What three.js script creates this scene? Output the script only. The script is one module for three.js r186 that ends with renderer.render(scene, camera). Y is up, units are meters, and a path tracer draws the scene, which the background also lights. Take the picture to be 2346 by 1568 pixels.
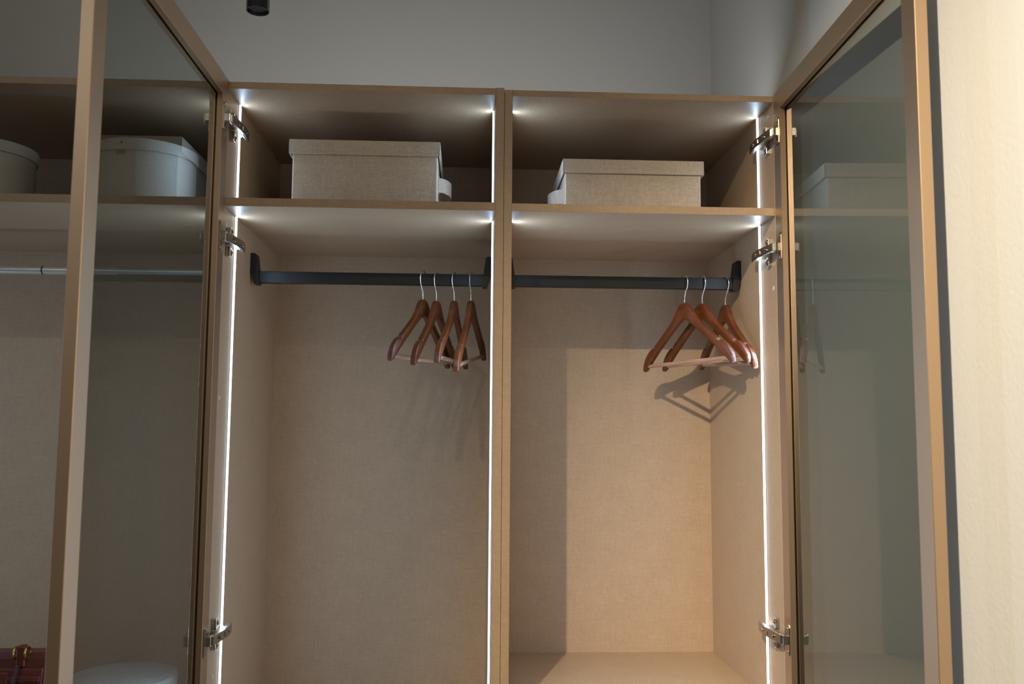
import * as THREE from 'three';
import { RoundedBoxGeometry } from 'three/addons/geometries/RoundedBoxGeometry.js';
import { mergeGeometries, toCreasedNormals } from 'three/addons/utils/BufferGeometryUtils.js';
import { RectAreaLightUniformsLib } from 'three/addons/lights/RectAreaLightUniformsLib.js';

RectAreaLightUniformsLib.init();

// ------------------------------------------------------------------ camera, exposure, room light
const EYE = 1.5;                                   // lens height; heights measured from the photo are added to it
const scene = new THREE.Scene();
scene.background = new THREE.Color(0x000000);
const camera = new THREE.PerspectiveCamera(2 * Math.atan(784 / 2075.54) * 180 / Math.PI, 2346 / 1568, 0.05, 30);
camera.position.set(-0.0746, EYE, 1.9565);
camera.rotation.order = 'YXZ';
camera.rotation.set(0.0956, -0.0484, 0.0068);
camera.focus = 2.1; camera.userData.fStop = 6;     // a little softness on the near door edges
scene.add(camera);

const renderer = new THREE.WebGLRenderer({ antialias: true });
renderer.toneMapping = THREE.LinearToneMapping;
renderer.toneMappingExposure = 1.0;
renderer.shadowMap.enabled = true;

const LED_NITS = 76;                               // cool strips set into the cabinet sides
const SPOT_A = { at: [-0.80, 3.0, 2.52], to: [0.67, 1.44, 0.88], cd: 53, angle: 27.8, color: [1.0, 0.86, 0.66] };
const SPOT_B = { at: [-0.12, 3.0, 2.52], to: [-0.1, 0.9, 0.0], cd: 1.2, angle: 38, color: [1.0, 0.88, 0.70] };
const SPOT_C = { at: [-2.15, 3.0, 2.52], to: [-1.35, 1.2, 0.0], cd: 1.0, angle: 34, color: [1.0, 0.88, 0.72] };
const SPOT_D = { at: [-1.25, 3.0, 2.66], to: [-0.9, 1.5, 4.75], cd: 9, angle: 40, color: [1.0, 0.9, 0.76] };
const PANEL = { at: [-1.5, 3.28, 3.55], size: [1.2, 0.6], nits: 4.0, color: [0.84, 0.94, 1.05] };
const UPLIGHT = { at: [-0.16, 0.7577 + EYE, -0.09], size: [1.42, 0.02], nits: 16, color: [0.92, 0.975, 1.02] };

// ------------------------------------------------------------------ helpers
let seed = 7;
const rnd = () => { seed = (seed * 1664525 + 1013904223) >>> 0; return seed / 4294967296; };
const taken = new Map();
function numbered(n) { const k = taken.get(n) || 0; taken.set(n, k + 1); return k ? `${n}_${String(k).padStart(3, '0')}` : n; }
function finish(o) { o.castShadow = true; o.receiveShadow = true; return o; }
function mesh(name, geo, mat, parent) {
  const m = finish(new THREE.Mesh(geo, mat));
  m.name = parent === scene ? numbered(name) : name;
  parent.add(m); return m;
}
function thing(name, label, category, pos = [0, 0, 0], group) {
  const g = new THREE.Group(); g.name = numbered(name); g.position.set(...pos);
  g.userData = { label, category }; if (group) g.userData.group = group;
  scene.add(g); return g;
}
function structure(name, geo, mat) { const m = mesh(name, geo, mat, scene); m.userData.kind = 'structure'; return m; }
// texture coordinates in metres, by the direction each face points
function metric(geo, turn = false) {
  const g = geo.index ? geo.toNonIndexed() : geo;
  const p = g.attributes.position, uv = new Float32Array(p.count * 2);
  const a = new THREE.Vector3(), b = new THREE.Vector3(), c = new THREE.Vector3();
  for (let i = 0; i < p.count; i += 3) {
    a.fromBufferAttribute(p, i); b.fromBufferAttribute(p, i + 1); c.fromBufferAttribute(p, i + 2);
    const n = b.clone().sub(a).cross(c.clone().sub(a));
    const ax = Math.abs(n.x), ay = Math.abs(n.y), az = Math.abs(n.z);
    for (let k = 0; k < 3; k++) {
      const v = [a, b, c][k]; let u, w;
      if (ax >= ay && ax >= az) { u = v.z; w = v.y; } else if (ay >= az) { u = v.x; w = v.z; } else { u = v.x; w = v.y; }
      if (turn) [u, w] = [w, u];
      uv[(i + k) * 2] = u; uv[(i + k) * 2 + 1] = w;
    }
  }
  g.setAttribute('uv', new THREE.BufferAttribute(uv, 2));
  return g;
}
// box from corner to corner, with a small round on its edges
function box(x0, x1, y0, y1, z0, z1, r = 0.0008, seg = 1) {
  const w = Math.abs(x1 - x0), h = Math.abs(y1 - y0), d = Math.abs(z1 - z0);
  const rr = Math.min(r, w * 0.45, h * 0.45, d * 0.45);
  const g = rr > 0 ? new RoundedBoxGeometry(w, h, d, seg, rr) : new THREE.BoxGeometry(w, h, d);
  g.translate((x0 + x1) / 2, (y0 + y1) / 2, (z0 + z1) / 2);
  return metric(g);
}
function strip(geos) { return geos.map((g) => { const q = g.index ? g.toNonIndexed() : g; for (const k of Object.keys(q.attributes)) if (!['position', 'normal', 'uv'].includes(k)) q.deleteAttribute(k); return q; }); }
const merge = (geos) => mergeGeometries(strip(geos));
function cyl(r0, r1, h, seg = 24) { return new THREE.CylinderGeometry(r1, r0, h, seg); }
function rod(a, b, r, seg = 12) {
  const A = new THREE.Vector3(...a), B = new THREE.Vector3(...b), d = B.clone().sub(A);
  const g = new THREE.CylinderGeometry(r, r, d.length(), seg);
  g.applyQuaternion(new THREE.Quaternion().setFromUnitVectors(new THREE.Vector3(0, 1, 0), d.clone().normalize()));
  const m = A.add(B).multiplyScalar(0.5); g.translate(m.x, m.y, m.z); return g;
}
function tube(pts, r, n = 40, seg = 8) { return new THREE.TubeGeometry(new THREE.CatmullRomCurve3(pts.map((p) => new THREE.Vector3(...p))), n, r, seg); }
function shapeOf(pts) { const s = new THREE.Shape(); pts.forEach(([x, y], i) => (i ? s.lineTo(x, y) : s.moveTo(x, y))); s.closePath(); return s; }

// ------------------------------------------------------------------ procedural textures
function dataTexture(n, f, repeatMetres, srgb) {
  const d = new Uint8Array(n * n * 4);
  for (let y = 0; y < n; y++) for (let x = 0; x < n; x++) {
    const c = f(x, y), o = (y * n + x) * 4;
    for (let k = 0; k < 3; k++) d[o + k] = Math.max(0, Math.min(255, Math.round(255 * (Array.isArray(c) ? c[k] : c))));
    d[o + 3] = 255;
  }
  const t = new THREE.DataTexture(d, n, n);
  t.wrapS = t.wrapT = THREE.RepeatWrapping; t.magFilter = THREE.LinearFilter; t.minFilter = THREE.LinearMipmapLinearFilter; t.generateMipmaps = true;
  if (srgb) t.colorSpace = THREE.SRGBColorSpace;
  t.repeat.set(1 / repeatMetres, 1 / repeatMetres); t.needsUpdate = true; return t;
}
function noiseGrid(n, cellsX, cellsY) {                     // tileable smooth noise
  cellsX = Math.round(cellsX); cellsY = Math.round(cellsY);
  const g = new Float32Array(cellsX * cellsY).map(() => rnd());
  const s = (t) => t * t * (3 - 2 * t);
  return (x, y) => {
    const fx = x / n * cellsX, fy = y / n * cellsY, ix = Math.floor(fx), iy = Math.floor(fy), tx = s(fx - ix), ty = s(fy - iy);
    const at = (i, j) => g[((j % cellsY + cellsY) % cellsY) * cellsX + ((i % cellsX + cellsX) % cellsX)];
    return (at(ix, iy) * (1 - tx) + at(ix + 1, iy) * tx) * (1 - ty) + (at(ix, iy + 1) * (1 - tx) + at(ix + 1, iy + 1) * tx) * ty;
  };
}
function weave(n, metres, amount, srgbMean) {               // linen: streaks of thread in both directions
  const h1 = noiseGrid(n, 36, n / 2), v1 = noiseGrid(n, n / 2, 36), h2 = noiseGrid(n, 10, n / 6), v2 = noiseGrid(n, n / 6, 10), big = noiseGrid(n, 6, 6), fine = noiseGrid(n, n / 2, n / 2);
  const f = (x, y) => ((h1(x, y) - 0.5) * 0.9 + (v1(x, y) - 0.5) * 0.9 + (h2(x, y) - 0.5) * 0.5 + (v2(x, y) - 0.5) * 0.5 + (big(x, y) - 0.5) * 0.35 + (fine(x, y) - 0.5) * 0.6) * amount;
  return [dataTexture(n, (x, y) => { const k = 1 + f(x, y); return srgbMean.map((c) => c * k); }, metres, true), dataTexture(n, (x, y) => 0.5 + f(x, y) * 4, metres, false)];
}
const S = (r, g, b) => [r / 255, g / 255, b / 255];
const [boardMap, boardBump] = weave(512, 0.24, 0.055, S(174, 147, 118));
const [linenMap, linenBump] = weave(512, 0.2, 0.11, S(190, 175, 156));
const wallFine = noiseGrid(256, 128, 128), wallBig = noiseGrid(256, 9, 9);
const wallBump = dataTexture(256, (x, y) => 0.4 * wallFine(x, y) + 0.3 * wallBig(x, y), 0.5, false);
const grainA = noiseGrid(256, 5, 64), grainB = noiseGrid(256, 9, 128);
const woodMap = dataTexture(256, (x, y) => { const k = 0.78 + 0.3 * grainA(x, y) + 0.16 * grainB(x, y); return [94 / 255 * k, 47 / 255 * k, 14 / 255 * k]; }, 0.12, true);
const paleWoodMap = dataTexture(256, (x, y) => { const k = 0.8 + 0.25 * grainA(x, y) + 0.12 * grainB(x, y); return [170 / 255 * k, 132 / 255 * k, 108 / 255 * k]; }, 0.12, true);
const leatherN = noiseGrid(256, 90, 90), leatherM = noiseGrid(256, 22, 22);
const leatherBump = dataTexture(256, (x, y) => 0.6 * leatherN(x, y) + 0.4 * leatherM(x, y), 0.08, false);

// ------------------------------------------------------------------ materials
const std = (o) => new THREE.MeshStandardMaterial(o);
const phys = (o) => new THREE.MeshPhysicalMaterial(o);
const M = {
  board: std({ map: boardMap, bumpMap: boardBump, bumpScale: 0.00012, roughness: 0.43 }),
  linen: std({ map: linenMap, bumpMap: linenBump, bumpScale: 0.0003, roughness: 0.9 }),
  wall: std({ color: new THREE.Color(...S(196, 194, 188)).convertSRGBToLinear(), bumpMap: wallBump, bumpScale: 0.0006, roughness: 0.9 }),
  ceiling: std({ color: 0xc9c9c6, roughness: 0.95 }),
  floor: std({ color: 0x8d857a, roughness: 0.5 }),
  frame: phys({ color: 0xc4a788, metalness: 1.0, roughness: 0.4 }),
  gasket: std({ color: 0x15130f, roughness: 0.8 }),
  glass: phys({ color: new THREE.Color(0.42, 0.45, 0.435), transmission: 1, thickness: 0, roughness: 0, ior: 1.65, metalness: 0, side: THREE.DoubleSide }),
  nickel: std({ color: 0xb9b3a8, metalness: 1, roughness: 0.22 }),
  chrome: std({ color: 0xd6d4cf, metalness: 1, roughness: 0.2 }),
  satinChrome: std({ color: 0xe6e4de, metalness: 0.7, roughness: 0.3 }),
  blackMetal: std({ color: 0x110f0e, metalness: 0.2, roughness: 0.38 }),
  lampBlack: phys({ color: 0x0c0c0d, roughness: 0.3, clearcoat: 0.6, clearcoatRoughness: 0.2 }),
  alu: std({ color: 0xb7b7b8, metalness: 0.9, roughness: 0.4 }),
  led: std({ color: 0xf4f6ff, emissive: 0xf4f8ff, emissiveIntensity: 3, roughness: 0.6 }),
  lens: std({ color: 0xfff2dc, emissive: 0xffe2b4, emissiveIntensity: 3, roughness: 0.5 }),
  panelLens: std({ color: 0xf3f6fa, emissive: 0xeaf2ff, emissiveIntensity: 1.6, roughness: 0.6 }),
  wood: phys({ map: woodMap, roughness: 0.42, clearcoat: 0.15, clearcoatRoughness: 0.3 }),
  paleWood: std({ map: paleWoodMap, roughness: 0.55 }),
  cap: std({ color: 0xd2cabd, roughness: 0.5 }),
  rubber: std({ color: 0x2a2725, roughness: 0.7 }),
  felt: std({ color: 0xb9b4aa, bumpMap: linenBump, bumpScale: 0.0002, roughness: 0.92 }),
  stud: std({ color: 0x6d6a66, metalness: 0.9, roughness: 0.35 }),
  tag: std({ color: 0x857a68, roughness: 0.7 }),
  leather: phys({ color: 0x602215, bumpMap: leatherBump, bumpScale: 0.0004, roughness: 0.42, clearcoat: 0.2, clearcoatRoughness: 0.4 }),
  leatherDark: phys({ color: 0x43170f, bumpMap: leatherBump, bumpScale: 0.0004, roughness: 0.5 }),
  gold: std({ color: 0xd9b45a, metalness: 1, roughness: 0.2 }),
};

// ------------------------------------------------------------------ the room
const BACK = -0.60, ROOM = { x0: -3.6, z1: 4.8, h: 3.35 };
structure('wall_back', box(ROOM.x0 - 0.1, 0.9, 0, ROOM.h, BACK - 0.1, BACK, 0), M.wall);
{ // the right wall stands very slightly out of square, as in the photo
  const w = structure('wall_right', box(0, 0.1, 0, ROOM.h, -0.1, ROOM.z1 - BACK + 0.1, 0), M.wall);
  w.position.set(0.632, 0, BACK); w.rotation.y = Math.atan(0.0234);
}
structure('wall_left', box(ROOM.x0 - 0.1, ROOM.x0, 0, ROOM.h, BACK, ROOM.z1, 0), M.wall);
structure('wall_front', box(ROOM.x0 - 0.1, 1.0, 0, ROOM.h, ROOM.z1, ROOM.z1 + 0.1, 0), M.wall);
structure('floor', box(ROOM.x0 - 0.1, 1.0, -0.1, 0, BACK - 0.1, ROOM.z1 + 0.1, 0), M.floor);
structure('ceiling', box(ROOM.x0 - 0.1, 1.0, ROOM.h, ROOM.h + 0.1, BACK - 0.1, ROOM.z1 + 0.1, 0), M.ceiling);

// ------------------------------------------------------------------ wardrobe cabinets
const ZB = -0.5706, LEDZ = -0.105, PHI = 0.06;
// an angled light strip on a side panel; side = +1 faces +x, -1 faces -x
function lightStrip(parent, xFace, side, y0, y1) {
  const L = y1 - y0, ym = (y0 + y1) / 2, R = 0.0038;
  // flat aluminium back, a half-round opal cover proud of it
  const prof = mesh('light_strip', box(xFace, xFace + side * 0.0008, y0, y1, LEDZ - 0.0062, LEDZ + 0.0062, 0.0002), M.alu, parent);
  const dome = [];
  for (let i = 0; i <= 12; i++) { const a = -Math.PI / 2 + Math.PI * i / 12; dome.push([side * R * Math.cos(a), -R * Math.sin(a)]); }
  if (side > 0) dome.reverse();
  const cover = new THREE.ExtrudeGeometry(shapeOf(dome), { depth: L - 0.001, bevelEnabled: false });
  cover.rotateX(-Math.PI / 2); cover.translate(xFace + side * 0.0008, y0 + 0.0005, LEDZ);
  mesh('led_diffuser', toCreasedNormals(cover, 0.5), M.led, prof);
  const li = new THREE.RectAreaLight(new THREE.Color(0.53, 0.775, 1.09), LED_NITS * (L < 0.5 ? 0.68 : 1), 2 * R, L - 0.002);
  const c = Math.cos(PHI), s = Math.sin(PHI);
  li.position.set(xFace + side * (0.0008 + R + 0.0006), ym, LEDZ);
  li.lookAt(li.position.x + side * c, ym, LEDZ + s);
  parent.add(li);
}
function cabinet(name, label, o) {
  const g = thing(name, label, 'wardrobe', [0, 0, 0], 'wardrobe units standing side by side');
  const { xo0, xi0, xi1, xo1, top, topU, shelf, shelfU, base } = o;
  const y = (v) => v + EYE;
  mesh('side_panel', box(xo0, xi0, 0.0, y(top), -0.58, 0), M.board, g);
  mesh('side_panel', box(xi1, xo1, 0.0, y(top + (o.proud || 0)), -0.58, 0), M.board, g);
  mesh('top_panel', box(xi0, xi1, y(topU), y(top), -0.58, 0), M.board, g);
  mesh('shelf', box(xi0, xi1, y(shelfU), y(shelf), ZB, 0), M.board, g);
  mesh('bottom_panel', box(xi0, xi1, y(base) - 0.018, y(base), ZB, 0), M.board, g);
  mesh('back_panel', box(xi0, xi1, 0.0, y(topU), -0.579, ZB, 0), M.board, g);
  mesh('plinth', box(xi0, xi1, 0.0, 0.08, -0.07, -0.05), M.board, g);
  const n = 2, h = (y(base) - 0.02 - 0.085) / n;
  for (let i = 0; i < n; i++) {
    const d = mesh('drawer', box(xi0 + 0.003, xi1 - 0.003, 0.085 + i * h, 0.085 + (i + 1) * h - 0.004, -0.5, -0.012), M.board, g);
    mesh('pull_bar', rod([(xi0 + xi1) / 2 - 0.08, 0.085 + (i + 0.8) * h, 0.004], [(xi0 + xi1) / 2 + 0.08, 0.085 + (i + 0.8) * h, 0.004], 0.005), M.blackMetal, d);
  }
  for (const s of o.strips || []) {
    const xf = s > 0 ? xi0 : xi1;
    lightStrip(g, xf, s, y(shelf), y(topU));
    lightStrip(g, xf, s, y(base), y(shelfU));
  }
  for (const [side, yy, z, r] of o.caps || []) {
    const c = cyl(r, r, 0.0012, 20); c.rotateZ(Math.PI / 2);
    c.translate(side > 0 ? xi0 + 0.0004 : xi1 - 0.0004, y(yy), z);
    mesh('plug_cap', c, M.cap, g);
  }
  return g;
}
const cabMid = cabinet('wardrobe_cabinet', 'open taupe wardrobe unit holding the taller linen box and four wooden hangers',
  { xo0: -0.628, xi0: -0.609, xi1: -0.0192, xo1: -0.0003, top: 0.7564, topU: 0.7407, shelf: 0.4966, shelfU: 0.4777, base: -0.80, proud: 0.0012,
    strips: [1, -1], caps: [[1, 0.062, -0.022, 0.0052], [1, -0.5275, -0.05, 0.0052], [1, 0.442, -0.03, 0.0052], [1, 0.70, -0.03, 0.0045]] });
const cabRight = cabinet('wardrobe_cabinet', 'open taupe wardrobe unit beside the cream wall, with three wooden hangers',
  { xo0: 0.0003, xi0: 0.018, xi1: 0.607, xo1: 0.6255, top: 0.7533, topU: 0.7394, shelf: 0.4954, shelfU: 0.4778, base: -0.6056,
    strips: [1, -1], caps: [[-1, 0.317, -0.02, 0.0055], [-1, 0.716, -0.034, 0.0045]] });
const cabLeft = cabinet('wardrobe_cabinet', 'wide wardrobe unit holding round boxes and a red handbag under a chrome rail',
  { xo0: -1.88, xi0: -1.861, xi1: -0.6475, xo1: -0.6285, top: 0.7564, topU: 0.7407, shelf: 0.4966, shelfU: 0.4777, base: -0.80, strips: [1, -1] });

// ------------------------------------------------------------------ glazed doors (parts of their cabinets)
// local frame: x = outward from the inner face, y up, z from hinge edge to free edge; the inner face is x = 0
const FW = 0.0445, FT = 0.019, GLZ = 0.0132;
function hinge(parent, y, up) {
  // flange on the door frame, knuckle, arm reaching back over the light strip, cross plate on the cabinet side. local -x is into the opening
  const g = [];
  const flange = new THREE.ExtrudeGeometry(shapeOf([[-0.0065, -0.026], [-0.004, -0.031], [0.004, -0.031], [0.0065, -0.026], [0.0065, 0.026], [0.004, 0.031], [-0.004, 0.031], [-0.0065, 0.026]]), { depth: 0.0022, bevelEnabled: true, bevelSize: 0.0006, bevelThickness: 0.0006, bevelSegments: 1 });
  flange.rotateY(-Math.PI / 2); flange.translate(-0.0002, y, 0.030); g.push(flange);
  for (const s of [-1, 1]) { const c = cyl(0.0032, 0.0026, 0.002, 12); c.rotateZ(Math.PI / 2); c.translate(-0.0035, y + s * 0.0235, 0.030); g.push(c); }
  g.push(box(-0.014, -0.0015, y - 0.010, y + 0.010, 0.010, 0.032, 0.002, 2));          // knuckle
  // curved arm in plan
  const arm = new THREE.Shape(); // (z, x)
  const prof = [[0.022, -0.004], [0.022, -0.016], [0.0, -0.0185], [-0.03, -0.0215], [-0.06, -0.024], [-0.09, -0.0225], [-0.112, -0.0185], [-0.114, -0.013], [-0.09, -0.0165], [-0.06, -0.0175], [-0.03, -0.0135], [0.0, -0.008]];
  prof.forEach(([z, x], i) => (i ? arm.lineTo(z, -x) : arm.moveTo(z, -x))); arm.closePath();
  const ag = new THREE.ExtrudeGeometry(arm, { depth: 0.017, bevelEnabled: true, bevelSize: 0.0012, bevelThickness: 0.0012, bevelSegments: 2 });
  ag.rotateX(Math.PI / 2); ag.rotateY(-Math.PI / 2); // shape x -> z, shape y -> -x
  ag.translate(0, y + 0.0085, 0); g.push(ag);
  g.push(box(-0.0255, -0.0195, y - 0.0045, y + 0.0045, -0.052, -0.040, 0.001));          // adjustment block
  const sc = cyl(0.0042, 0.0042, 0.003, 16); sc.rotateZ(Math.PI / 2); sc.translate(-0.0225, y, -0.012); g.push(sc);
  const sc2 = cyl(0.0036, 0.0036, 0.003, 16); sc2.rotateZ(Math.PI / 2); sc2.translate(-0.0255, y, -0.07); g.push(sc2);
  // cross plate: wings above and below with screws, and a foot under the arm
  for (const s of [-1, 1]) {
    g.push(box(-0.0075, 0.0038, y + s * 0.010, y + s * 0.032, -0.046, -0.032, 0.002, 2));
    const c = cyl(0.0036, 0.0036, 0.003, 14); c.rotateZ(Math.PI / 2); c.translate(-0.0085, y + s * 0.0235, -0.039); g.push(c);
  }
  g.push(box(-0.0135, 0.0038, y - 0.0075, y + 0.0075, -0.085, -0.03, 0.0015));
  mesh('hinge', merge(g.map((q) => metric(q))), M.nickel, parent);
}
function frameMember(len, name, parent, place) {
  // a mitred aluminium profile: runs along local z, inner face at x = 0, outer at x = FT, w across
  const sh = [[0, 0], [FT, 0], [FT, FW], [GLZ + 0.003, FW], [GLZ + 0.003, FW - 0.010], [GLZ - 0.003, FW - 0.010], [GLZ - 0.003, FW], [0, FW]];
  const e = 0.0009;
  const section = [[e, 0], [FT - e, 0], [FT, e], [FT, FW - e], [FT - e, FW], [GLZ + 0.003, FW], [GLZ + 0.003, FW - 0.010], [GLZ - 0.0015, FW - 0.010], [GLZ - 0.0015, FW], [e, FW], [0, FW - e], [0, e]];
  void sh;
  const geo = new THREE.ExtrudeGeometry(shapeOf(section), { depth: len, bevelEnabled: false }); // x, w, along z
  const p = geo.attributes.position;
  for (let i = 0; i < p.count; i++) { const w = p.getY(i), z = p.getZ(i); p.setZ(i, z < len / 2 ? z + w : z - w); } // mitre
  geo.computeVertexNormals();
  place(geo);
  return mesh(name, metric(geo), M.frame, parent);
}
function door(cab, hingeX, hingeZ, turn, mirror, length, yTop, hinges, withStrip) {
  const d = new THREE.Group(); d.name = 'door'; cab.add(d);
  const y0 = 0.085, H = yTop + EYE - y0;
  const inner = new THREE.Group();
  d.position.set(hingeX, 0, hingeZ); d.rotation.y = turn;
  const fx = (g) => { if (mirror) { g.scale(-1, 1, 1); const ix = g.index; if (ix) { for (let i = 0; i < ix.count; i += 3) { const t = ix.getX(i); ix.setX(i, ix.getX(i + 1)); ix.setX(i + 1, t); } } else { for (const a of Object.values(g.attributes)) for (let i = 0; i < a.count; i += 3) for (let k = 0; k < a.itemSize; k++) { const q0 = i * a.itemSize + k, q1 = (i + 1) * a.itemSize + k, t = a.array[q0]; a.array[q0] = a.array[q1]; a.array[q1] = t; } } } return g; };
  void inner;
  // hinge stile: along y, w runs +z from the hinge edge
  const stile = (g) => { const m = new THREE.Matrix4().set(1, 0, 0, 0, 0, 0, 1, y0, 0, 1, 0, 0, 0, 0, 0, 1); g.applyMatrix4(m); flip(g); };
  const flip = (g) => { const a = g.attributes; for (const k of Object.keys(a)) { const q = a[k]; for (let i = 0; i < q.count; i += 3) for (let c = 0; c < q.itemSize; c++) { const A = i * q.itemSize + c, B = (i + 1) * q.itemSize + c, t = q.array[A]; q.array[A] = q.array[B]; q.array[B] = t; } } g.computeVertexNormals(); };
  frameMember(H, 'stile', d, (g) => { stile(g); fx(g); g.computeVertexNormals(); });
  frameMember(H, 'stile', d, (g) => { g.applyMatrix4(new THREE.Matrix4().set(1, 0, 0, 0, 0, 0, 1, y0, 0, -1, 0, length, 0, 0, 0, 1)); fx(g); g.computeVertexNormals(); });
  frameMember(length, 'rail', d, (g) => { g.applyMatrix4(new THREE.Matrix4().set(1, 0, 0, 0, 0, -1, 0, y0 + H, 0, 0, 1, 0, 0, 0, 0, 1)); flip(g); fx(g); g.computeVertexNormals(); });
  frameMember(length, 'rail', d, (g) => { g.applyMatrix4(new THREE.Matrix4().set(1, 0, 0, 0, 0, 1, 0, y0, 0, 0, 1, 0, 0, 0, 0, 1)); fx(g); g.computeVertexNormals(); });
  const pane = new THREE.PlaneGeometry(length - 2 * FW + 0.016, H - 2 * FW + 0.016);
  pane.rotateY(Math.PI / 2); pane.translate((mirror ? -1 : 1) * (GLZ + 0.0005), y0 + H / 2, length / 2);
  mesh('glass_pane', pane, M.glass, d);
  const hg = new THREE.Group(); d.add(hg); hg.name = 'hinges';
  for (const hy of hinges) {
    const before = hg.children.length; hinge(hg, hy + EYE);
    const m = hg.children[before]; if (mirror) { fx(m.geometry); m.geometry.computeVertexNormals(); }
  }
  while (hg.children.length) { const m = hg.children[0]; hg.remove(m); m.rotation.y = -turn; d.add(m); }
  d.remove(hg);
  // corner screws on the mitre
  for (const [zz, yy] of [[0.012, 0.012], [0.012, 0.052]]) {
    const c = cyl(0.0024, 0.0024, 0.0014, 12); c.rotateZ(Math.PI / 2); c.translate(mirror ? 0.0004 : -0.0004, yTop + EYE - yy, zz);
    mesh('screw', c, M.nickel, d);
  }
  return d;
}
// the left door opens squarely: its inner face looks to +x, so outward is -x (mirrored)
door(cabMid, -0.605, 0.004, 0, true, 0.702, 0.757, [0.664, 0.4045, -0.4365]);
door(cabRight, 0.606, 0.004, -0.0307, false, 0.685, 0.754, [0.66, 0.401, -0.438]);

// ------------------------------------------------------------------ hanging rails
const RODZ = -0.272, RY0 = 0.3515 + EYE, RY1 = 0.381 + EYE;
function blackRail(x0, x1, label) {
  const g = thing('hanging_rail', label, 'clothes rail', [0, 0, 0], 'flat black rails of the lit units');
  mesh('bar', box(x0 + 0.012, x1 - 0.012, RY0, RY1, RODZ - 0.007, RODZ + 0.007, 0.002, 2), M.blackMetal, g);
  for (const [x, s] of [[x0, 1], [x1, -1]]) {
    const pts = [[0.0002, 0.0425], [0.009, 0.0435], [0.0145, 0.040], [0.0195, 0.002], [0.0225, -0.0325], [0.0115, -0.0335], [0.0002, -0.004]].map(([a, b]) => [s * a, b]);
    if (s < 0) pts.reverse();
    const e = new THREE.ExtrudeGeometry(shapeOf(pts), { depth: 0.026, bevelEnabled: true, bevelSize: 0.0001, bevelThickness: 0.0018, bevelSegments: 2 });
    e.translate(x, 0.381 + EYE, RODZ - 0.013);
    mesh('bracket', metric(e), M.blackMetal, g);
  }
}
blackRail(-0.609, -0.0192, 'flat black hanging rail with angled end brackets carrying four hangers');
blackRail(0.018, 0.607, 'flat black hanging rail with angled end brackets carrying three hangers');
{
  const g = thing('hanging_rail', 'round chrome telescopic hanging rail behind the tinted glass door', 'clothes rail');
  const yy = 0.3745 + EYE, z = -0.262;
  const oval = (x0, x1, ry, rz) => { const c = cyl(1, 1, x1 - x0, 28); c.rotateZ(Math.PI / 2); c.scale(1, ry, rz); c.translate((x0 + x1) / 2, yy, z); return c; };
  mesh('tube', oval(-1.8608, -1.02, 0.0098, 0.0098), M.satinChrome, g);
  mesh('tube', oval(-1.02, -0.93, 0.0086, 0.0086), M.satinChrome, g);
  mesh('inner_tube', oval(-0.93, -0.6478, 0.0068, 0.0068), M.satinChrome, g);
  mesh('joint_ring', oval(-1.105, -1.1025, 0.0106, 0.0106), M.blackMetal, g);
  for (const x of [-1.857, -0.6515]) mesh('end_socket', oval(x - 0.0035, x + 0.0035, 0.016, 0.016), M.satinChrome, g);
}

// ------------------------------------------------------------------ wooden hangers
const NECK = 0.3168 + EYE;
const half = [[0.0, 0.0], [0.008, -0.0008], [0.016, -0.0045], [0.0235, -0.0115], [0.031, -0.0225], [0.041, -0.036], [0.055, -0.0495], [0.075, -0.0645], [0.1, -0.0825], [0.118, -0.0955], [0.1225, -0.0988], [0.1225, -0.1038], [0.1245, -0.1062], [0.1285, -0.1067], [0.132, -0.1037], [0.140, -0.107], [0.152, -0.1155], [0.163, -0.1275], [0.170, -0.140], [0.1735, -0.152], [0.174, -0.1595], [0.1705, -0.1625], [0.163, -0.160], [0.15, -0.1485], [0.125, -0.1275], [0.1, -0.1075], [0.072, -0.0865], [0.047, -0.068], [0.025, -0.053], [0.01, -0.044], [0.0, -0.0415]];
const outline = half.concat(half.slice(1, -1).reverse().map(([x, y]) => [-x, y]));
const bend = (x) => -0.12 * x * x;                           // the arms sweep very gently to one side
const bodyGeo = (() => {
  const dense = [];
  for (let i = 0; i < outline.length; i++) { const a = outline[i], b = outline[(i + 1) % outline.length], n = Math.max(1, Math.ceil(Math.hypot(b[0] - a[0], b[1] - a[1]) / 0.012)); for (let k = 0; k < n; k++) dense.push([a[0] + (b[0] - a[0]) * k / n, a[1] + (b[1] - a[1]) * k / n]); }
  const g = new THREE.ExtrudeGeometry(shapeOf(dense), { depth: 0.005, bevelEnabled: true, bevelSize: 0.0034, bevelOffset: -0.0034, bevelThickness: 0.0042, bevelSegments: 4 });
  g.translate(0, 0, -0.0025);
  const m = metric(g), p = m.attributes.position, uv = m.attributes.uv;
  for (let i = 0; i < p.count; i++) { const x = p.getX(i), y = p.getY(i); uv.setXY(i, (Math.abs(x) * 0.77 - y * 0.64) * 0.9, (Math.abs(x) * 0.64 + y * 0.77)); p.setZ(i, p.getZ(i) + bend(x)); }
  m.deleteAttribute('normal');
  return toCreasedNormals(m, 0.7);
})();
const barGeo = (() => { const g = rod([-0.1625, -0.1485, bend(0.162)], [0.1625, -0.1485, bend(0.162)], 0.0048, 16); return metric(g); })();
const hookGeo = tube([[0, -0.014, 0], [0, 0.004, 0], [0.0005, 0.014, 0], [0.0035, 0.0235, 0], [0.0095, 0.0335, 0], [0.0145, 0.046, 0], [0.0145, 0.057, 0], [0.0095, 0.0672, 0], [0, 0.0715, 0], [-0.0095, 0.0678, 0], [-0.0145, 0.0585, 0], [-0.0145, 0.051, 0]], 0.0016, 60, 10);
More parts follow.
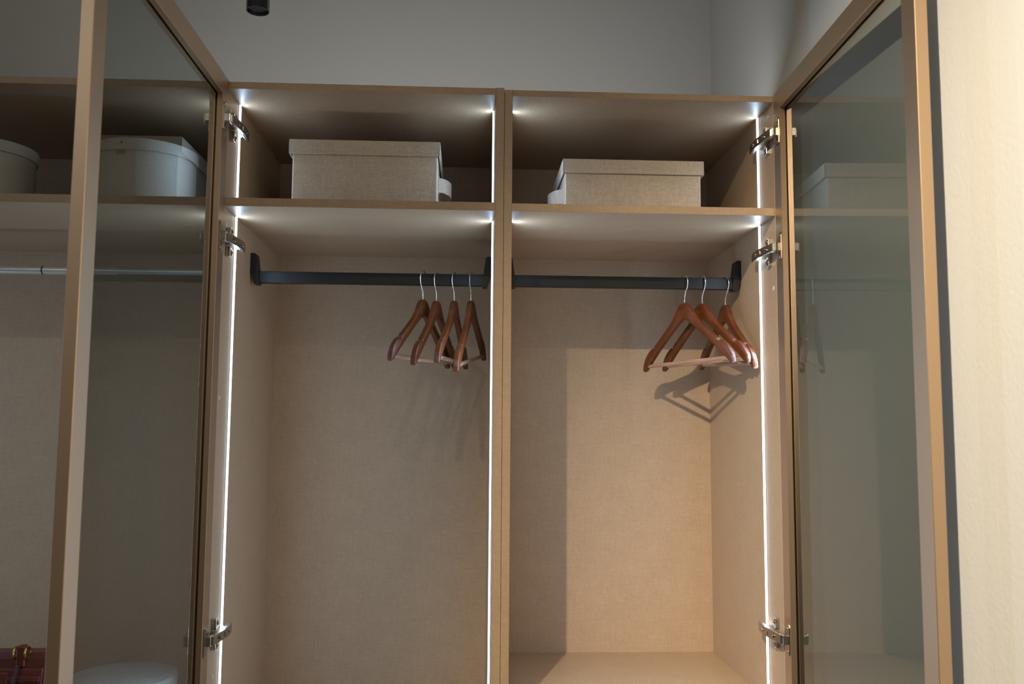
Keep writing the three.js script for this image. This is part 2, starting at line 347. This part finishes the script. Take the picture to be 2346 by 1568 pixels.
const ferruleGeo = (() => { const c = cyl(0.0042, 0.0032, 0.003, 14); c.translate(0, 0.0008, 0); return c; })();
const tipGeo = new THREE.SphereGeometry(0.0019, 10, 8);
function hanger(x, yawDeg, roll, hookDeg, label, group, dy = 0) {
  const g = thing('clothes_hanger', label, 'hanger', [x, NECK + dy, RODZ], group);
  const yaw = -yawDeg * Math.PI / 180;                      // right end towards +z for positive yawDeg
  g.rotation.y = yaw;
  mesh('body', bodyGeo, M.wood, g).rotation.z = roll;
  mesh('trouser_bar', barGeo, M.paleWood, g).rotation.z = roll;
  const h = mesh('hook', hookGeo, M.chrome, g);
  h.rotation.y = -hookDeg * Math.PI / 180 - yaw;
  const t = mesh('hook_tip', tipGeo, M.chrome, h); t.position.set(-0.0145, 0.051, 0);
  mesh('ferrule', ferruleGeo, M.chrome, g);
}
const GL = 'hangers under the taller box', GR = 'hangers by the cream wall';
hanger(-0.188, -68.5, 0.012, 115, 'brown wooden hanger of four, farthest from the divider between the units', GL);
hanger(-0.1545, -75, 0.05, 112, 'brown wooden hanger of four, second from farthest from the unit divider', GL, -0.003);
hanger(-0.1106, -79, 0.02, 112, 'brown wooden hanger of four, next but one to the unit divider', GL, -0.002);
hanger(-0.0693, -78, 0.15, 105, 'brown wooden hanger of four, closest to the divider and tilted', GL, -0.001);
hanger(0.4657, 64.5, 0.012, 68, 'brown wooden hanger of three, farthest from the side wall', GR);
hanger(0.5105, 67.5, 0.0, 68, 'brown wooden hanger of three, between its two neighbours', GR);
hanger(0.5695, 83.5, -0.05, 68, 'brown wooden hanger of three, closest to the side panel and its light strip', GR, -0.003);

// ------------------------------------------------------------------ fabric boxes on the shelf
function strapLoop(w, out, t, sag) {                        // a strap bowed outward, along z, in local +x
  const n = 24, pts = [], back = [];
  for (let i = 0; i <= n; i++) { const u = i / n, z = (u - 0.5) * w, x = out * Math.pow(Math.sin(Math.PI * u), 0.6); pts.push([x + t, z]); back.unshift([x, z]); }
  const s = shapeOf(pts.concat(back).map(([x, z]) => [x, -z]));
  const g = new THREE.ExtrudeGeometry(s, { depth: sag, bevelEnabled: true, bevelSize: 0.0006, bevelThickness: 0.0006, bevelSegments: 1 });
  g.rotateX(-Math.PI / 2); g.translate(0, -sag / 2, 0);
  return metric(g);
}
function linenBox(label, x0, x1, lx0, lx1, y0, yLid, yTop, z0, z1, handle, hy) {
  const g = thing('storage_box', label, 'box', [(x0 + x1) / 2, y0, (z0 + z1) / 2], 'linen boxes on the upper shelves');
  const cx = (x0 + x1) / 2, cz = (z0 + z1) / 2, hx = (x1 - x0) / 2, hz = (z1 - z0) / 2;
  mesh('body', box(-hx, hx, 0.0004, yTop - y0 - 0.004, -hz, hz, 0.0035, 3), M.linen, g);
  // lid: a shallow tray turned over, with a rim of its own
  const a = lx0 - cx, b = lx1 - cx, zf = hz + 0.006, zb = -hz - 0.006, l0 = yLid - y0, l1 = yTop - y0, t = 0.0035;
  mesh('lid', merge([box(a, b, l1 - 0.005, l1, zb, zf, 0.0024, 2), box(a, b, l0, l1 - 0.002, zf - t, zf, 0.0016, 2), box(a, b, l0, l1 - 0.002, zb, zb + t, 0.0016, 2), box(a, a + t, l0, l1 - 0.002, zb, zf, 0.0016, 2), box(b - t, b, l0, l1 - 0.002, zb, zf, 0.0016, 2)]), M.linen, g);
  const side = handle;                                      // +1 right, -1 left
  const h = strapLoop(0.12, 0.028, 0.0024, 0.034);
  if (side < 0) h.rotateY(Math.PI);
  h.translate(side * hx, hy, 0.012);
  mesh('handle', h, M.linen, g);
  for (const s of [-1, 1]) mesh('handle_patch', box(side > 0 ? hx - 0.001 : -hx - 0.0026, side > 0 ? hx + 0.0026 : -hx + 0.001, hy - 0.021, hy + 0.021, 0.012 + s * 0.0575 - 0.007, 0.012 + s * 0.0575 + 0.007, 0.001), M.linen, g);
  return g;
}
linenBox('taller beige linen box with lid and side strap on the shelf', -0.4885, -0.1513, -0.4965, -0.1455, 0.4966 + EYE, 0.634 + EYE, 0.669 + EYE, -0.385, -0.126, 1, 0.086);
linenBox('shallower beige linen box with lid, beside the cream wall', 0.149, 0.4726, 0.1434, 0.4798, 0.4954 + EYE, 0.602 + EYE, 0.636 + EYE, -0.376, -0.126, -1, 0.064);

// ------------------------------------------------------------------ round boxes
function roundBox(label, x, y, z, r, h, lidH, extras, group) {
  const g = thing('round_box', label, 'hat box', [x, y, z], group);
  const prof = [[0, 0.0003], [r - 0.007, 0.0003], [r - 0.004, 0.003], [r - 0.004, h - lidH + 0.004], [0, h - lidH + 0.004]];
  mesh('body', metric(toCreasedNormals(new THREE.LatheGeometry(prof.map(([a, b]) => new THREE.Vector2(a, b)), 72), 0.6)), M.felt, g);
  const lp = [[0, h - 0.004], [r - 0.003, h - 0.004], [r - 0.003, h - lidH], [r, h - lidH + 0.0008], [r + 0.0006, h - 0.004], [r - 0.001, h - 0.0012], [r - 0.004, h], [0, h]];
  mesh('lid', toCreasedNormals(new THREE.LatheGeometry(lp.map(([a, b]) => new THREE.Vector2(a, b)), 72), 0.6), M.felt, g);
  if (extras) {
    const st = new THREE.SphereGeometry(0.0028, 12, 8); st.translate(Math.sin(extras) * r, h - lidH * 0.45, Math.cos(extras) * r);
    mesh('stud', st, M.stud, g);
    const lb = new THREE.CylinderGeometry(r - 0.0034, r - 0.0034, 0.011, 8, 1, true, extras - 0.13, 0.2); lb.translate(0, h - lidH - 0.006, 0);
    const tg = mesh('paper_tag', lb, M.tag, g); tg.material.side = THREE.DoubleSide;
  }
  return g;
}
roundBox('pale grey round hat box on the shelf seen through the tinted door', -0.850, 0.4966 + EYE, -0.205, 0.118, 0.158, 0.028, -0.13, 'round boxes on the dim shelf');
roundBox('pale grey round hat box standing farther from the lit units', -1.232, 0.4966 + EYE, -0.205, 0.118, 0.158, 0.028, 0.0, 'round boxes on the dim shelf');
roundBox('low pale round box with smooth lid beside the red handbag', -0.866, -0.80 + EYE, -0.25, 0.1205, 0.226, 0.04, 0.0);

// ------------------------------------------------------------------ handbag
{
  const g = thing('handbag', 'dark red leather handbag with gold padlock on the wardrobe floor', 'handbag', [-1.172, -0.80 + EYE, -0.21]);
  const hw = 0.165, H = 0.292;
  // body: a wedge, wide at the base, narrow at the top
  const sec = [[-0.062, 0.0], [0.062, 0.0], [0.066, 0.012], [0.05, 0.15], [0.030, H - 0.012], [0.020, H], [-0.020, H], [-0.030, H - 0.012], [-0.05, 0.15], [-0.066, 0.012]];
  const b = new THREE.ExtrudeGeometry(shapeOf(sec.map(([z, y]) => [z, y])), { depth: 2 * hw - 0.012, bevelEnabled: true, bevelSize: 0.005, bevelOffset: -0.005, bevelThickness: 0.006, bevelSegments: 3 });
  b.rotateY(Math.PI / 2); b.translate(-hw + 0.006, 0, 0); b.scale(1, 1, -1);
  const idxFix = b.index ? b.toNonIndexed() : b; // scale(-1) turns the faces: turn them back
  for (const k of ['position', 'normal', 'uv']) { const q = idxFix.attributes[k]; for (let i = 0; i < q.count; i += 3) for (let c = 0; c < q.itemSize; c++) { const A = i * q.itemSize + c, B = (i + 1) * q.itemSize + c, t = q.array[A]; q.array[A] = q.array[B]; q.array[B] = t; } }
  idxFix.computeVertexNormals();
  const body = mesh('body', metric(idxFix), M.leather, g);
  void body;
  // flap: rolled bands following the front
  const frontZ = (y) => (y > 0.15 ? 0.05 + (0.030 - 0.05) * (y - 0.15) / (H - 0.012 - 0.15) : 0.066 + (0.05 - 0.066) * (y - 0.012) / 0.138);
  const band = (x0, x1, y0, y1, t, r = 0.003) => { const q = box(x0, x1, y0, y1, -t, t, r, 2); const p = q.attributes.position; for (let i = 0; i < p.count; i++) p.setZ(i, p.getZ(i) + frontZ(p.getY(i)) + t * 0.4); q.computeVertexNormals(); return q; };
  mesh('flap', merge([band(-hw + 0.006, hw - 0.006, 0.205, 0.262, 0.0045, 0.004), band(-hw + 0.006, hw - 0.006, 0.200, 0.209, 0.0062, 0.004)]), M.leather, g);
  mesh('belt', band(-hw + 0.01, hw - 0.01, 0.232, 0.246, 0.0075, 0.003), M.leather, g);
  mesh('lock_tab', band(0.035, 0.087, 0.158, 0.255, 0.0085, 0.004), M.leather, g);
  // padlock
  const lk = new THREE.Group(); lk.name = 'padlock'; g.add(lk);
  lk.position.set(0.062, 0.205, frontZ(0.2) + 0.016);
  mesh('lock_body', merge([box(-0.013, 0.013, -0.024, 0.002, -0.004, 0.004, 0.003, 3)]), M.gold, lk);
  mesh('lock_face', box(-0.0095, 0.0095, -0.020, -0.003, 0.003, 0.0048, 0.001), M.rubber, lk);
  mesh('shackle', tube([[-0.008, 0.0, 0], [-0.008, 0.012, 0], [-0.004, 0.021, 0], [0, 0.0225, 0], [0.004, 0.021, 0], [0.008, 0.012, 0], [0.008, 0.0, 0]], 0.0021, 30, 8), M.gold, lk);
  // handle anchors with gold side plates, handles folded down over the front
  for (const x of [-0.128, 0.108]) {
    mesh('handle_anchor', box(x - 0.010, x + 0.010, H - 0.03, H + 0.018, 0.018, 0.040, 0.005, 3), M.leather, g);
    for (const s of [-1, 1]) mesh('ring', (() => { const t = new THREE.TorusGeometry(0.013, 0.0022, 8, 24); t.rotateY(Math.PI / 2); t.translate(x + s * 0.0125, H + 0.002, 0.032); return t; })(), M.gold, g);
  }
  mesh('handle', tube([[0.108, H - 0.022, 0.046], [0.104, H - 0.06, 0.058], [0.094, H - 0.10, 0.068], [0.065, H - 0.14, 0.078], [0.0, H - 0.165, 0.082], [-0.075, H - 0.145, 0.078], [-0.112, H - 0.10, 0.066], [-0.126, H - 0.05, 0.054], [-0.128, H - 0.022, 0.046]], 0.0048, 60, 10), M.leatherDark, g);
}

// ------------------------------------------------------------------ lamps
function spotHead(o, label, lit = true) {
  const from = new THREE.Vector3(...o.at), to = new THREE.Vector3(...o.to), dir = to.clone().sub(from).normalize();
  const g = thing('track_spotlight', label, 'spotlight', o.at, 'spotlights on the ceiling track');
  const q = new THREE.Quaternion().setFromUnitVectors(new THREE.Vector3(0, -1, 0), dir);
  const barrel = new THREE.LatheGeometry([[0, 0.165], [0.024, 0.165], [0.0285, 0.160], [0.0285, 0.004], [0.0285, 0.0], [0.026, 0.0], [0.024, 0.012], [0, 0.012]].map(([a, b]) => new THREE.Vector2(a, b)), 36);
  const bm = mesh('barrel', toCreasedNormals(barrel, 0.5), M.lampBlack, g); bm.quaternion.copy(q);
  const lens = cyl(0.0235, 0.0235, 0.003, 28); lens.translate(0, 0.0105, 0);
  const lm = mesh('lens', lens, lit ? M.lens : M.rubber, g); lm.quaternion.copy(q);
  const top = new THREE.Vector3(0, 0.08, 0).applyQuaternion(q);
  mesh('yoke', rod([top.x, top.y, top.z], [top.x, ROOM.h - 0.05 - o.at[1], top.z], 0.006, 12), M.lampBlack, g);
  mesh('adapter', box(top.x - 0.045, top.x + 0.045, ROOM.h - 0.058 - o.at[1], ROOM.h - 0.034 - o.at[1], top.z - 0.016, top.z + 0.016, 0.002), M.lampBlack, g);
  if (lit) {
    const s = new THREE.SpotLight(new THREE.Color(...o.color), o.cd, 0, o.angle * Math.PI / 180, 1, 2);
    s.position.copy(dir.clone().multiplyScalar(0.006)); s.target.position.copy(to); s.castShadow = true; s.shadow.radius = o.soft || 1.0; s.shadow.mapSize.set(1024, 1024);
    g.add(s); scene.add(s.target);
  }
  return top;
}
spotHead(SPOT_A, 'black track spotlight turned towards the cream wall');
spotHead(SPOT_B, 'black track spotlight facing the middle of the wardrobe');
spotHead(SPOT_D, 'black track spotlight turned away from the wardrobe');
spotHead(SPOT_C, 'black track spotlight facing the dim wardrobe unit');
{
  const t = thing('ceiling_track', 'black lighting track on the ceiling facing the wardrobe', 'track', [0, ROOM.h - 0.034, 2.6]);
  mesh('rail', box(-2.8, 0.4, 0, 0.034, -0.10, 0.02, 0.002), M.lampBlack, t);
}
{ // small head hanging over the wardrobe, top of the picture, not lit
  const top = spotHead({ at: [-0.615, 1.046 + EYE, -0.27], to: [-0.613, 0, -0.262] }, 'small black spotlight head hanging above the wardrobe, unlit', false);
  const t = thing('ceiling_track', 'short black lighting track on the ceiling above the wardrobe', 'track', [-0.615 + top.x, ROOM.h - 0.034, -0.27 + top.z]);
  mesh('rail', box(-0.8, 0.8, 0, 0.034, -0.018, 0.018, 0.002), M.lampBlack, t);
}
function ceilingPanel(o, label) {
  const g = thing('ceiling_panel_light', label, 'ceiling light', o.at);
  const [w, d] = o.size;
  mesh('frame', box(-w / 2 - 0.015, w / 2 + 0.015, 0.002, ROOM.h - o.at[1], -d / 2 - 0.015, d / 2 + 0.015, 0.003), M.alu, g);
  mesh('diffuser', box(-w / 2, w / 2, -0.002, 0.002, -d / 2, d / 2, 0.001), M.panelLens, g);
  const r = new THREE.RectAreaLight(new THREE.Color(...o.color), o.nits, w, d);
  r.position.set(0, -0.006, 0); r.rotation.x = -Math.PI / 2; g.add(r);
}
ceilingPanel(PANEL, 'flat white ceiling light panel behind the viewer');
{ // a slim bar lying on the cabinets, tilted towards the wall
  const o = UPLIGHT, [w, d] = o.size;
  const g = thing('light_bar', 'slim white light bar lying on top of the wardrobe', 'light bar', o.at);
  const sec = new THREE.ExtrudeGeometry(shapeOf([[-0.012, 0.0003], [0.012, 0.0003], [0.012, 0.018], [0.010, 0.020], [-0.012, 0.002]]), { depth: w, bevelEnabled: false });
  sec.rotateY(Math.PI / 2); sec.translate(-w / 2, 0, 0); sec.scale(1, 1, -1);
  const q = sec.index ? sec.toNonIndexed() : sec;
  for (const k of Object.keys(q.attributes)) { const t = q.attributes[k]; for (let i = 0; i < t.count; i += 3) for (let c = 0; c < t.itemSize; c++) { const A = i * t.itemSize + c, B = (i + 1) * t.itemSize + c, v = t.array[A]; t.array[A] = t.array[B]; t.array[B] = v; } }
  q.computeVertexNormals();
  mesh('housing', metric(q), M.alu, g);
  const len = Math.hypot(0.022, 0.018), tilt = Math.atan2(0.018, 0.022);
  const f = new THREE.BoxGeometry(w - 0.004, 0.001, len - 0.002); f.rotateX(-tilt); f.translate(0, 0.0118, -0.0014);
  mesh('led_diffuser', f, M.led, g);
  const r = new THREE.RectAreaLight(new THREE.Color(...o.color), o.nits, w - 0.006, d);
  r.position.set(0, 0.0145, -0.004); g.add(r);
  r.rotation.x = Math.PI / 2 + Math.PI / 4 * -1 + 0.0;
}

renderer.render(scene, camera);
